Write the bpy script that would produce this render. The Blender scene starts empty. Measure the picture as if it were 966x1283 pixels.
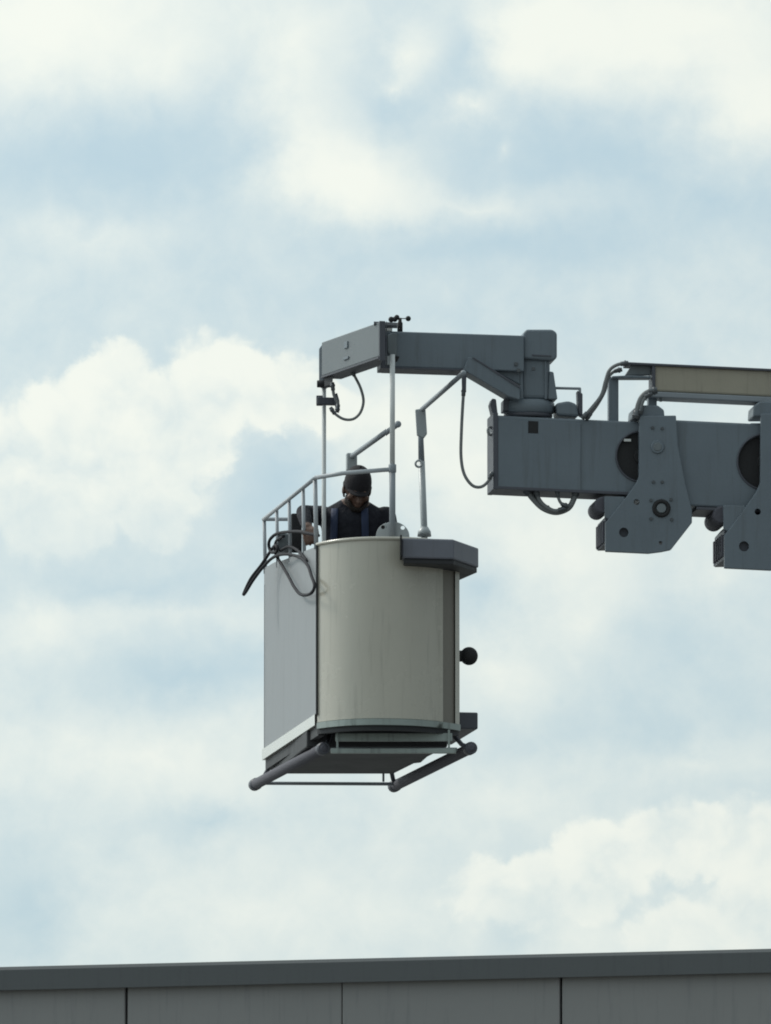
import bpy, bmesh, math, random
from mathutils import Vector, Matrix
random.seed(7)
R = math.radians
scene = bpy.context.scene
COL = scene.collection

# ------------------------------------------------------------------ camera
PITCH = R(6.5); FPX = 16800.0; CW, CH = 966.0, 1283.0
CAM = Vector((0, 0, 1.6))
cam_d = bpy.data.cameras.new('camera'); cam = bpy.data.objects.new('camera', cam_d)
COL.objects.link(cam); scene.camera = cam
cam.location = CAM; cam.rotation_euler = (math.pi / 2 + PITCH, 0, 0)
cam_d.sensor_fit = 'VERTICAL'; cam_d.sensor_height = 24.0
cam_d.lens = FPX / CH * 24.0
cam_d.clip_start = 0.5; cam_d.clip_end = 6000

# ------------------------------------------------------------------ light
SUN_AZ, SUN_EL = R(-60), R(42)
SUN_DIR = Vector((math.sin(SUN_AZ) * math.cos(SUN_EL), math.cos(SUN_AZ) * math.cos(SUN_EL), math.sin(SUN_EL)))
sun_d = bpy.data.lights.new('sun', 'SUN'); sun = bpy.data.objects.new('sun', sun_d); COL.objects.link(sun)
sun_d.energy = 1.5; sun_d.angle = R(12); sun_d.color = (1.0, 0.95, 0.87)
sun.rotation_euler = SUN_DIR.to_track_quat('Z', 'Y').to_euler()
sun.location = (0, 60, 60)

vs = scene.view_settings
vs.view_transform = 'Standard'; vs.look = 'None'; vs.gamma = 1.0; vs.use_curve_mapping = False
vs.exposure = 0.0
scene.render.engine = 'CYCLES'
scene.cycles.use_denoising = True
scene.cycles.max_bounces = 6
scene.cycles.filter_width = 1.9
scene.render.resolution_x = 770; scene.render.resolution_y = 1024

# ------------------------------------------------------------------ sky
world = bpy.data.worlds.new('World'); scene.world = world; world.use_nodes = True
wt = world.node_tree; wn = wt.nodes; wl = wt.links
for n in list(wn): wn.remove(n)

def N(tree, kind, **kw):
    n = tree.nodes.new(kind)
    for k, v in kw.items(): setattr(n, k, v)
    return n
def plug(tree, n, i, v):
    if isinstance(v, bpy.types.NodeSocket): tree.links.new(v, n.inputs[i])
    else: n.inputs[i].default_value = v
def M_(tree, op, a, b=0.0, c=0.0, clamp=False):
    n = N(tree, 'ShaderNodeMath', operation=op, use_clamp=clamp)
    plug(tree, n, 0, a); plug(tree, n, 1, b); plug(tree, n, 2, c)
    return n.outputs[0]
def V_(tree, op, a, b=(0, 0, 0), s=None):
    n = N(tree, 'ShaderNodeVectorMath', operation=op)
    plug(tree, n, 0, a); plug(tree, n, 1, b)
    if s is not None: plug(tree, n, 3, s)
    return n.outputs['Value'] if op in ('DOT_PRODUCT', 'LENGTH') else n.outputs[0]
def NOISE(tree, vec, scale, detail=4, rough=0.5, dist=0.0):
    n = N(tree, 'ShaderNodeTexNoise'); n.noise_dimensions = '3D'
    tree.links.new(vec, n.inputs['Vector'])
    n.inputs['Scale'].default_value = scale; n.inputs['Detail'].default_value = detail
    n.inputs['Roughness'].default_value = rough; n.inputs['Distortion'].default_value = dist
    return n
def SMOOTH(tree, v, lo, hi, a=0.0, b=1.0):
    n = N(tree, 'ShaderNodeMapRange', interpolation_type='SMOOTHSTEP')
    plug(tree, n, 0, v); n.inputs[1].default_value = lo; n.inputs[2].default_value = hi
    n.inputs[3].default_value = a; n.inputs[4].default_value = b
    return n.outputs[0]
def MIXC(tree, f, a, b, blend='MIX'):
    n = N(tree, 'ShaderNodeMix', data_type='RGBA', blend_type=blend)
    plug(tree, n, 0, f); plug(tree, n, 6, a); plug(tree, n, 7, b)
    return n.outputs[2]

def build_sky():
    t = wt
    tc = N(t, 'ShaderNodeTexCoord').outputs['Generated']
    sk = N(t, 'ShaderNodeTexSky', sky_type='NISHITA', sun_disc=False)
    sk.sun_elevation = SUN_EL; sk.sun_rotation = SUN_AZ
    sk.dust_density = 1.5
    # compass bearing of the sky: hundredths of the view along east and up, fixed to the world
    ev = (1, 0, 0); uv = (0, -math.sin(PITCH), math.cos(PITCH)); fv = (0, math.cos(PITCH), math.sin(PITCH))
    w = M_(t, 'MAXIMUM', V_(t, 'DOT_PRODUCT', tc, fv), 0.12)
    k = FPX / 100.0
    px = M_(t, 'MULTIPLY_ADD', M_(t, 'DIVIDE', V_(t, 'DOT_PRODUCT', tc, ev), w), k, 4.83)
    py = M_(t, 'MULTIPLY_ADD', M_(t, 'DIVIDE', V_(t, 'DOT_PRODUCT', tc, uv), w), -k, 6.415)
    cb = N(t, 'ShaderNodeCombineXYZ'); plug(t, cb, 0, px); plug(t, cb, 1, py)
    # generic coordinate for structure everywhere on the dome
    g = V_(t, 'SCALE', tc, s=k)
    n1 = NOISE(t, g, 0.8, 3, 0.5); n2 = NOISE(t, g, 2.4, 5, 0.58)
    n3 = NOISE(t, V_(t, 'MULTIPLY', g, (1, 1, 1.7)), 0.30, 3, 0.5); n4 = NOISE(t, g, 1.3, 7, 0.62, .35)
    w1 = V_(t, 'SCALE', V_(t, 'SUBTRACT', n1.outputs['Color'], (.5, .5, .5)), s=0.75)
    w2 = V_(t, 'SCALE', V_(t, 'SUBTRACT', n2.outputs['Color'], (.5, .5, .5)), s=0.40)
    P = V_(t, 'ADD', cb.outputs[0], V_(t, 'ADD', w1, w2))
    flat = V_(t, 'MULTIPLY', P, (1, 1, 0))
    def blob(x, y, rx, ry):
        mp = N(t, 'ShaderNodeMapping', vector_type='TEXTURE')
        t.links.new(flat, mp.inputs[0])
        mp.inputs['Location'].default_value = (x / 100, y / 100, 0)
        mp.inputs['Scale'].default_value = (rx / 100, ry / 100, 1)
        gr = N(t, 'ShaderNodeTexGradient', gradient_type='QUADRATIC_SPHERE'); t.links.new(mp.outputs[0], gr.inputs[0])
        return gr.outputs['Fac']
    acc = None
    veil = [  # thin cloud (+) and clearer air (-)
        (60, 20, 360, 170, .62), (215, 70, 110, 120, .18), (370, 40, 150, 230, .26),
        (450, 225, 130, 95, .70), (390, 170, 100, 150, .30), (600, 256, 290, 42, .30),
        (515, 75, 45, 60, .36), (592, 140, 60, 28, .42), (492, 100, 40, 26, .30), (632, 188, 22, 26, .22),
        (690, 30, 200, 110, .55), (655, 75, 80, 70, .35), (870, 35, 260, 130, .66), (955, 135, 150, 110, .50),
        (480, 140, 80, 130, -.22), (580, 70, 60, 110, -.20), (720, 205, 330, 120, -.30), (130, 200, 360, 110, -.34),
        (600, 305, 480, 65, -.26), (900, 250, 230, 80, -.18), (270, 130, 110, 150, -.14), (120, 290, 200, 40, .18),
        (480, 380, 700, 90, -.06), (130, 735, 260, 55, -.26), (345, 610, 110, 150, -.26), (230, 840, 260, 60, -.34), (60, 790, 170, 110, .30),
        (230, 760, 300, 42, .22), (700, 690, 200, 130, .42), (745, 785, 110, 100, .26), (620, 835, 150, 90, .32),
        (600, 735, 70, 90, -.24), (850, 800, 230, 150, -.10), (800, 915, 330, 90, -.10), (900, 720, 90, 130, .20),
        (480, 530, 230, 120, .40), (590, 590, 180, 130, .36), (930, 600, 220, 200, .16),
        (180, 950, 520, 110, .32), (255, 1025, 120, 42, -.30), (30, 1140, 100, 110, -.30), (640, 1160, 70, 70, -.22), (790, 1150, 80, 90, -.20), (330, 1130, 400, 150, .28),
        (870, 955, 260, 50, .22), (800, 1170, 420, 120, .34), (640, 1010, 280, 90, .20)]
    for x, y, rx, ry, a in veil:
        b = blob(x, y, rx * 1.2, ry * 1.2)
        acc = M_(t, 'MULTIPLY', b, a) if acc is None else M_(t, 'MULTIPLY_ADD', b, a, acc)
    front = SMOOTH(t, V_(t, 'DOT_PRODUCT', tc, fv), 0.9, 0.985)
    acc = M_(t, 'MULTIPLY', acc, front)
    fine = M_(t, 'MULTIPLY', M_(t, 'SUBTRACT', n4.outputs['Fac'], .5), 0.30)
    low = M_(t, 'MULTIPLY', M_(t, 'SUBTRACT', n3.outputs['Fac'], .5), 0.16)
    T = M_(t, 'ADD', M_(t, 'ADD', acc, 0.43), M_(t, 'ADD', M_(t, 'MULTIPLY_ADD', M_(t, 'SUBTRACT', n2.outputs['Fac'], .5), .22, fine), low))
    # the same broken cloud goes on over the rest of the dome
    n5 = NOISE(t, V_(t, 'MULTIPLY', g, (1, 1, 1.6)), 0.22, 6, 0.56, .6)
    rest = SMOOTH(t, V_(t, 'DOT_PRODUCT', tc, fv), 0.9962, 0.9986, 1.0, 0.0)
    T = M_(t, 'MULTIPLY_ADD', M_(t, 'SUBTRACT', n5.outputs['Fac'], .48), M_(t, 'MULTIPLY', rest, 2.0), T)
    # heaped clouds with firm tops
    def VOR(scale):
        v = N(t, 'ShaderNodeTexVoronoi', feature='SMOOTH_F1'); v.inputs['Scale'].default_value = scale; v.inputs['Smoothness'].default_value = .35
        t.links.new(V_(t, 'ADD', flat, V_(t, 'SCALE', n2.outputs['Color'], s=.12)), v.inputs['Vector']); v.voronoi_dimensions = '2D'
        return v.outputs['Distance']
    puff = M_(t, 'ADD', M_(t, 'MULTIPLY', M_(t, 'SUBTRACT', .42, VOR(1.9)), .34), M_(t, 'MULTIPLY', M_(t, 'SUBTRACT', .42, VOR(4.6)), .17))
    for bank, lo, hi, y0, y1, base_l in (
        ([(5, 590, 140, 115), (110, 565, 140, 130), (205, 540, 110, 125), (145, 490, 78, 85), (275, 478, 92, 88), (345, 500, 90, 70), (190, 620, 90, 80), (60, 650, 120, 70), (395, 515, 70, 50)], .10, .34, 5.5, 7.2, .91),
        ([(640, 1120, 110, 60), (700, 1110, 100, 70), (765, 1080, 95, 72), (845, 1055, 95, 72), (905, 1050, 95, 66), (975, 1070, 95, 80), (860, 1175, 100, 80), (955, 1150, 100, 90)], .10, .34, 10.7, 12.6, .84)):
        heap = None
        for x, y, rx, ry in bank:
            b = blob(x, y, rx * 1.36, ry * 1.36)
            heap = b if heap is None else M_(t, 'SMOOTH_MAX', heap, b, 0.10)
        near = SMOOTH(t, heap, 0.09, 0.19)
        heap = M_(t, 'MULTIPLY_ADD', M_(t, 'MULTIPLY_ADD', M_(t, 'SUBTRACT', n4.outputs['Fac'], .5), 0.22, M_(t, 'MULTIPLY', puff, .5)), near, heap)
        fade = SMOOTH(t, M_(t, 'MULTIPLY_ADD', M_(t, 'SUBTRACT', n1.outputs['Fac'], .5), 1.6, py), y0, y1, 1.0, 0.15)
        hm = M_(t, 'MULTIPLY', M_(t, 'MULTIPLY', SMOOTH(t, heap, lo, hi), front), fade)
        hs = M_(t, 'MULTIPLY_ADD', M_(t, 'SUBTRACT', n1.outputs['Fac'], .5), 0.9, M_(t, 'MULTIPLY_ADD', SMOOTH(t, heap, 0.15, 0.7), -.12, base_l))
        hs = M_(t, 'ADD', hs, M_(t, 'ADD', M_(t, 'MULTIPLY', M_(t, 'SUBTRACT', n4.outputs['Fac'], .5), 0.7), M_(t, 'MULTIPLY', puff, .6)))
        hs = M_(t, 'MINIMUM', M_(t, 'MAXIMUM', hs, 0.46), 0.99)
        T = M_(t, 'ADD', M_(t, 'MULTIPLY', T, M_(t, 'SUBTRACT', 1.0, hm)), M_(t, 'MULTIPLY', hs, hm))
    T = M_(t, 'ADD', T, 0.0, clamp=True)
    # forward-scattering: thin cloud is brightest towards the sun, all round the dome
    cs = M_(t, 'MULTIPLY_ADD', V_(t, 'DOT_PRODUCT', tc, tuple(SUN_DIR)), .5, .5)
    ph = M_(t, 'MULTIPLY_ADD', M_(t, 'POWER', cs, 2.0), 1.15, 0.30)
    haze = V_(t, 'SCALE', (5.9, 7.75, 8.6), s=ph)
    blue = MIXC(t, 0.75, sk.outputs[0], haze)
    white = V_(t, 'SCALE', (9.9, 10.3, 9.5), s=ph)
    mixc = MIXC(t, SMOOTH(t, T, 0.05, 1.0), blue, white)
    bg = N(t, 'ShaderNodeBackground'); t.links.new(mixc, bg.inputs[0]); bg.inputs[1].default_value = 0.1
    out = N(t, 'ShaderNodeOutputWorld'); t.links.new(bg.outputs[0], out.inputs[0])
build_sky()
world.cycles.sampling_method = 'MANUAL'; world.cycles.sample_map_resolution = 512

# ------------------------------------------------------------------ geometry helpers
YB = 79.5                                     # distance to the cradle's near end
def ray(px, py):
    u = (px - CW / 2) / FPX; v = (CH / 2 - py) / FPX
    return Vector((u, math.cos(PITCH) - v * math.sin(PITCH), math.sin(PITCH) + v * math.cos(PITCH)))
def P(px, py, d):                             # point at depth d behind the cradle's near end
    r = ray(px, py); return CAM + r * ((YB + d) / r.y)
class Plane:                                  # upright plane through o along horizontal bearing a
    def __init__(s, o, a, tilt=0.0):
        s.o = o.copy(); s.b = Vector((math.cos(a), math.sin(a), 0)); s.away = Vector((-math.sin(a), math.cos(a), 0)); s.tilt = tilt
    def off(s, k): p = Plane(s.o + s.away * k, 0); p.b = s.b; p.away = s.away; p.tilt = s.tilt; return p
    def at(s, px, py):
        r = ray(px, py); t = (s.o - CAM).dot(s.away) / r.dot(s.away); return CAM + r * t

ORG = {}
def finish(o, origin, parent):
    par = ORG[parent.name] if parent is not None else Vector((0, 0, 0))
    if parent is not None: o.parent = parent
    o.location = origin - par
    ORG[o.name] = origin.copy()
def empty(name, loc, label, cat, group=None):
    o = bpy.data.objects.new(name, None); COL.objects.link(o); o.empty_display_size = .2
    finish(o, Vector(loc), None)
    o['label'] = label; o['category'] = cat
    if group: o['group'] = group
    return o
def tag(o, label, cat, group=None):
    o['label'] = label; o['category'] = cat
    if group: o['group'] = group
    return o

class G:                                       # collects shapes, then links them as one mesh object
    def __init__(s): s.bm = bmesh.new()
    def prism(s, pts, ext, bevel=0.0, seg=2):
        bm = bmesh.new(); ext = Vector(ext)
        a = [bm.verts.new(p) for p in pts]; b = [bm.verts.new(Vector(p) + ext) for p in pts]
        bm.faces.new(a); bm.faces.new(b[::-1]); n = len(pts)
        for i in range(n): bm.faces.new((a[i], b[i], b[(i + 1) % n], a[(i + 1) % n]))
        bmesh.ops.recalc_face_normals(bm, faces=bm.faces[:])
        if bevel > 0:
            es = [e for e in bm.edges if len(e.link_faces) == 2 and e.calc_face_angle() > .35]
            bmesh.ops.bevel(bm, geom=es, offset=bevel, segments=seg, affect='EDGES', profile=.5, clamp_overlap=True)
        s.add(bm); return s
    def add(s, bm):
        me = bpy.data.meshes.new('t'); bm.to_mesh(me); bm.free(); s.bm.from_mesh(me); bpy.data.meshes.remove(me)
    def box(s, c, u, v, w, bevel=0.0, seg=2):     # centre and three half axes
        c, u, v, w = map(Vector, (c, u, v, w))
        return s.prism([c - u - v - w, c + u - v - w, c + u + v - w, c - u + v - w], w * 2, bevel, seg)
    def tube(s, pts, r, n=10, caps=True):
        pts = [Vector(p) for p in pts]; k = len(pts)
        rs = r if isinstance(r, (list, tuple)) else [r] * k
        tan = [(pts[min(i + 1, k - 1)] - pts[max(i - 1, 0)]).normalized() for i in range(k)]
        nv = tan[0].orthogonal().normalized(); bm = bmesh.new(); rings = []
        for i in range(k):
            nv = (nv - tan[i] * nv.dot(tan[i])).normalized(); bv = tan[i].cross(nv)
            rings.append([bm.verts.new(pts[i] + (nv * math.cos(2 * math.pi * j / n) + bv * math.sin(2 * math.pi * j / n)) * rs[i]) for j in range(n)])
        for i in range(k - 1):
            for j in range(n):
                f = bm.faces.new((rings[i][j], rings[i][(j + 1) % n], rings[i + 1][(j + 1) % n], rings[i + 1][j])); f.smooth = True
        if caps: bm.faces.new(rings[0][::-1]); bm.faces.new(rings[-1])
        bmesh.ops.recalc_face_normals(bm, faces=bm.faces[:])
        s.add(bm); return s
    def rod(s, a, b, r, n=14, ch=0.15):            # cylinder with small chamfer
        a = Vector(a); b = Vector(b); d = (b - a).normalized()
        if ch == 0: return s.tube([a, b], r, n)
        c = min(r * ch, (b - a).length * .3)
        return s.tube([a, a + d * c * .01, a + d * c, b - d * c, b - d * c * .01, b], [r - c, r - c * .99, r, r, r - c * .99, r - c], n)
    def ball(s, c, r, sx=1, sy=1, sz=1, n=14):
        bm = bmesh.new(); bmesh.ops.create_uvsphere(bm, u_segments=n, v_segments=n - 4, radius=r, matrix=Matrix.Translation(c) @ Matrix.Diagonal((sx, sy, sz, 1)))
        for f in bm.faces: f.smooth = True
        s.add(bm); return s
    def sheet(s, rows, th=None):                    # rows of points -> surface
        bm = bmesh.new(); vv = [[bm.verts.new(p) for p in r] for r in rows]
        for i in range(len(vv) - 1):
            for j in range(len(vv[i]) - 1):
                f = bm.faces.new((vv[i][j], vv[i][j + 1], vv[i + 1][j + 1], vv[i + 1][j])); f.smooth = True
        s.add(bm); return s
    def build(s, name, mat, parent=None, origin=None, label=None):
        bm = s.bm; co = [v.co for v in bm.verts]
        if origin is None:
            lo = Vector([min(c[i] for c in co) for i in range(3)]); hi = Vector([max(c[i] for c in co) for i in range(3)])
            origin = (lo + hi) / 2
        bmesh.ops.translate(bm, verts=bm.verts[:], vec=-Vector(origin))
        me = bpy.data.meshes.new(name); bm.to_mesh(me); bm.free()
        me.materials.append(mat)
        o = bpy.data.objects.new(name, me); COL.objects.link(o); finish(o, Vector(origin), parent)
        if label: o['label'] = label
        return o
def inst(src, name, loc, parent, rz=0.0):            # another piece sharing the mesh
    o = bpy.data.objects.new(name, src.data); COL.objects.link(o); finish(o, Vector(loc), parent); o.rotation_euler = (0, 0, rz)
    return o
def curve(pts, n=8):                                 # Catmull-Rom through points
    pts = [Vector(p) for p in pts]; q = [pts[0] * 2 - pts[1]] + pts + [pts[-1] * 2 - pts[-2]]; out = []
    for i in range(1, len(q) - 2):
        for j in range(n):
            t = j / n; a, b, c, d = q[i - 1:i + 3]
            out.append(.5 * ((2 * b) + (c - a) * t + (2 * a - 5 * b + 4 * c - d) * t * t + (3 * b - a - 3 * c + d) * t ** 3))
    return out + [pts[-1]]
def circ(c, u, v, r, n=24, a0=0.0, a1=2 * math.pi):
    k = n if abs(a1 - a0) < 6.28 else n
    return [c + (u * math.cos(a0 + (a1 - a0) * i / k) + v * math.sin(a0 + (a1 - a0) * i / k)) * r for i in range(n + (abs(a1 - a0) < 6.28))]
Z = Vector((0, 0, 1))

# ------------------------------------------------------------------ materials
def mat(name, col, rough=.5, metal=0.0, var=.12, scale=6.0, streak=0.0, bump=.02, spec=.5, coat=0.0, dirt=None, bscale=60):
    m = bpy.data.materials.new(name); m.use_nodes = True; t = m.node_tree
    b = t.nodes['Principled BSDF']
    tc = N(t, 'ShaderNodeTexCoord').outputs['Object']
    geo = N(t, 'ShaderNodeNewGeometry').outputs['Position']
    n1 = NOISE(t, geo, scale, 5, .6)
    f = M_(t, 'MULTIPLY_ADD', M_(t, 'SUBTRACT', n1.outputs['Fac'], .5), var * 2, 1.0)
    c = V_(t, 'SCALE', (col[0], col[1], col[2]), s=f)
    if streak:
        st = V_(t, 'MULTIPLY', geo, (9.0, 9.0, .7)); n2 = NOISE(t, st, 3.0, 5, .65)
        k = SMOOTH(t, n2.outputs['Fac'], .50, .74)
        c = MIXC(t, M_(t, 'MULTIPLY', k, streak), c, (dirt or (.10, .095, .085)) + (1,))
    t.links.new(c, b.inputs['Base Color'])
    r = M_(t, 'MULTIPLY_ADD', M_(t, 'SUBTRACT', n1.outputs['Fac'], .5), .25, rough)
    t.links.new(r, b.inputs['Roughness'])
    b.inputs['Metallic'].default_value = metal; b.inputs['Specular IOR Level'].default_value = spec
    b.inputs['Coat Weight'].default_value = coat; b.inputs['Coat Roughness'].default_value = .2
    if bump:
        bn = N(t, 'ShaderNodeBump'); bn.inputs['Strength'].default_value = bump; bn.inputs['Distance'].default_value = .02
        n3 = NOISE(t, geo, bscale, 3, .5); t.links.new(n3.outputs['Fac'], bn.inputs['Height']); t.links.new(bn.outputs[0], b.inputs['Normal'])
    return m
slate = mat('slate_paint', (.160, .194, .226), .40, var=.16, scale=3.0, streak=.35, dirt=(.10, .11, .115), bump=.04)
slate2 = mat('slate_paint_light', (.175, .20, .215), .5, streak=.3, dirt=(.14, .15, .15), bump=.04)
darkpaint = mat('dark_paint', (.085, .09, .11), .5, bump=.04)
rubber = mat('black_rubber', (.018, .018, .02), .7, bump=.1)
hosem = mat('hose_sheath', (.19, .20, .205), .55, bump=.05)
cablem = mat('dark_cable', (.03, .03, .036), .75, spec=.25, bump=.05)
galv = mat('galvanised_steel', (.42, .45, .46), .45, .25, streak=.2, dirt=(.2, .2, .19), bump=.05)
rail_m = mat('rail_paint', (.27, .30, .33), .45, bump=.03)
pale_rail = mat('pale_rail_paint', (.42, .45, .48), .45, bump=.03)
ropem = mat('wire_rope', (.66, .68, .68), .6, 0, bump=.2, bscale=200)
cream = mat('cream_laminate', (.53, .505, .43), .26, var=.08, scale=3, streak=.40, dirt=(.31, .295, .25), bump=.10, bscale=3, coat=.8)
greyp = mat('grey_side_panel', (.315, .335, .35), .5, var=.16, scale=1.6, streak=.35, dirt=(.22, .23, .235), bump=.12, bscale=3.5, spec=.25)
lipm = mat('pale_trim', (.34, .39, .37), .35, .3, streak=.5, dirt=(.10, .11, .10), bump=.05)
tan = mat('tan_cover', (.38, .35, .28), .6, streak=.25, dirt=(.13, .11, .09), bump=.05)
consm = mat('console_paint', (.17, .18, .215), .5, streak=.3, dirt=(.12, .12, .13), bump=.04)
reveal = mat('brown_reveal', (.24, .222, .19), .5, bump=.03)
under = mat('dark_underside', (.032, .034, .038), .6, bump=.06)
foam = mat('grey_foam', (.10, .10, .12), .8, bump=.15)
boltm = mat('bolt_steel', (.12, .13, .14), .4, .6)
whitem = mat('white_plastic', (.72, .73, .72), .4)
parap = mat('dark_coping', (.095, .105, .11), .5, var=.06, streak=.25, dirt=(.06, .065, .07), bump=.02)
panelm = mat('facade_panel', (.255, .257, .255), .55, var=.10, scale=1.6, streak=.25, dirt=(.12, .13, .14), bump=.03)
roofm = mat('roof_membrane', (.16, .16, .155), .85, bump=.1)
conc = mat('paving', (.17, .165, .155), .85, scale=.6, var=.2, bump=.1)

# ------------------------------------------------------------------ ground
g = G(); g.prism([(-3000, -600, -.3), (3000, -600, -.3), (3000, 5400, -.3), (-3000, 5400, -.3)], (0, 0, .3))
ground = g.build('ground', conc); ground['kind'] = 'structure'

# ------------------------------------------------------------------ building along the foot of the picture
def build_building():
    al = R(-16.5); b = Vector((math.cos(al), math.sin(al), 0)); away = Vector((-math.sin(al), math.cos(al), 0))
    Y0 = 78.3 - YB
    pl = Plane(P(483, 1201, Y0), al)
    ztop = pl.at(483, 1201).z; zb = pl.at(483, 1232).z
    root_at = pl.at(483, 1201); root_at.z = 0
    bld = empty('building', root_at, 'low building with dark metal coping above grey cladding panels', 'building')
    back = 14.0; j0 = pl.at(159, 1270); j1 = pl.at(703, 1270); pitch = (j1 - j0).dot(b) / 2
    base = j0.copy(); base.z = 0
    nl, nr = -9, 16
    # core wall behind the cladding, 6 cm back; roof slab
    g = G(); a0 = base + b * (nl * pitch) + away * .06; a1 = base + b * (nr * pitch) + away * .06
    g.prism([a0, a1, a1 + away * back, a0 + away * back], (0, 0, zb - .05)); g.build('wall', darkpaint, bld)
    rz = ztop - .55
    # cladding panels with open joints
    gap = .011; hgt = (zb - .02) / 3 - .02
    first = None
    for row in range(3):
        z0 = zb + .02 - (row + 1) * (hgt + .02) + .02
        for i in range(nl, nr):
            o_ = base + b * ((i + .5) * pitch) + away * (.012 + random.uniform(-.0025, .0025)); o_.z = z0 + hgt / 2
            if i in (0, 1): o_ += b * (.003 if i == 0 else -.003)
            if first is None:
                g = G(); g.box(o_, b * (pitch / 2 - gap / 2), away * .02, Z * (hgt / 2), .006); first = g.build('panel', panelm, bld); ORGP = o_
                first.name = 'panel'
            else: inst(first, 'panel', o_, bld)
    # coping: folded metal lengths with butt joints
    cap = None; L = pitch * 8
    prof = [(-.065, zb - ztop + .006), (-.065, -.02), (-.05, 0.0), (.62, -.03), (.62, -.16), (.60, -.16), (.60, -.05), (-.045, -.022), (-.045, zb - ztop + .006)]
    for k in range(-1, 2):
        s0 = base + b * ((k * 8 - 3.6) * pitch)
        c_ = s0 + b * (L / 2); c_.z = ztop
        if cap is None:
            g = G(); g.prism([Vector((s0.x, s0.y, ztop)) + away * y + Z * z for y, z in prof], b * (L - .006)); cap = g.build('coping', parap, bld, origin=c_)
        else: inst(cap, 'coping', c_, bld)
    g = G(); r0 = base + b * (nl * pitch) + away * .62; r1 = base + b * (nr * pitch) + away * .62
    r0.z = r1.z = zb - .052; g.prism([r0, r1, r1 + away * (back - .7), r0 + away * (back - .7)], (0, 0, .03)); g.build('roof', roofm, bld)
    return bld, zb - .02
bld, ROOF_Z = build_building()

# ------------------------------------------------------------------ crane
BA = R(6.0); TL = .034
def slope(p0, p): return 0
BF = Plane(P(617, 566, .35), BA)
crane_at = BF.at(2300, 560) + BF.away * .25; crane_at.z = ROOF_Z
crane = empty('maintenance_crane', crane_at, 'grey telescopic roof crane whose boom reaches in from the right above the cradle', 'crane')
bdir = (BF.b - Z * TL).normalized()
aw = BF.away
def bprism(name, pts, off, depth, m, parent=crane, bevel=.006, keep=False):
    pl = BF.off(off); g = G(); g.prism([pl.at(*p) for p in pts], aw * depth, bevel)
    return g.build(name, m, parent)
def beam(name, px0, py0, py1, length, off, depth, m, parent=crane, bevel=.012):
    """box beam whose near face starts at px0 between heights py0 and py1 and runs along the boom"""
    pl = BF.off(off); t0 = pl.at(px0, py0); t1 = pl.at(px0, py1); t1.x = t0.x; t1.y = t0.y
    g = G(); g.prism([t0, t0 + bdir * length, t1 + bdir * length, t1], aw * depth, bevel)
    return g.build(name, m, parent)
def apply_bool(o, cutters):
    for c in cutters:
        md = o.modifiers.new('b', 'BOOLEAN'); md.operation = 'DIFFERENCE'; md.object = c; md.solver = 'EXACT'
    bpy.context.view_layer.update()
    dg = bpy.context.evaluated_depsgraph_get(); me = bpy.data.meshes.new_from_object(o.evaluated_get(dg))
    o.modifiers.clear(); o.data = me
    for c in cutters: bpy.data.objects.remove(c)
W1, W2, W3 = .30, .36, .42
tip = beam('boom_section', 618.5, 520, 611, 4.2, 0, W1, slate)
mid = beam('boom_section', 800, 524, 631, 4.0, -.03, W2, slate)
out = beam('boom_section', 960, 524, 652, 7.4, -.06, W3, slate)
# round openings beside the clamps
def opening(sec, px, py, r, off):
    c = BF.off(off).at(px, py)
    g = G(); g.rod(c - aw * .1, c + aw * .11, r, 40, 0); cut = g.build('cutter', slate)
    apply_bool(sec, [cut])
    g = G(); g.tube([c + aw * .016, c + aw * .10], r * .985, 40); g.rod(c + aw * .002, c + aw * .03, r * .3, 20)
    pad = g.build('shade_plug', rubber, sec)  # black plug added to darken the opening, in place of shade inside
    g = G(); pts = circ(c - aw * .004, BF.b, Z, r + .006, 40, R(60), R(300)); g.tube(pts, .006, 8); g.build('rim', darkpaint, sec)
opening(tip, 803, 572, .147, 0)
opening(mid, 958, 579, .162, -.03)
# tip: end flange, doubler plate with slot, stud marks
pl = BF.off(-.006)
g = G(); a = BF.at(617, 517); bb = BF.at(617, 613); bb.x = a.x; bb.y = a.y
g.prism([a - aw * .012, a - aw * .012 + bdir * .03, bb - aw * .012 + bdir * .03, bb - aw * .012], aw * (W1 + .024), .004); g.build('end_flange', darkpaint, tip)
dp = bprism('doubler_plate', [(623.5, 526), (661, 527.2), (661, 543), (674, 543.5), (674, 527.8), (727, 530), (727, 615), (623.5, 609.5)], -.008, .0075, slate, tip, .002)
bprism('slot', [(661.5, 527.4), (673.5, 528), (673.5, 543), (661.5, 542.6)], -.0025, .002, rubber, tip, 0)  # black sheet behind the cut-out stands in for the recess's shade
# bottom flanges of the sections
for nm, s, px0, pyb, px1, off, w in (('lower_flange', tip, 622, 612.5, 790, -.012, W1 + .024), ('lower_flange', mid, 872, 638.5, 955, -.042, W2 + .024)):
    pl = BF.off(off); a = pl.at(px0, pyb); L = (pl.at(px1, pyb) - a).length
    g = G(); g.prism([a, a + bdir * L, a + bdir * L + Z * .018, a + Z * .018], aw * w, .003); g.build(nm, darkpaint, s)
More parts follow.
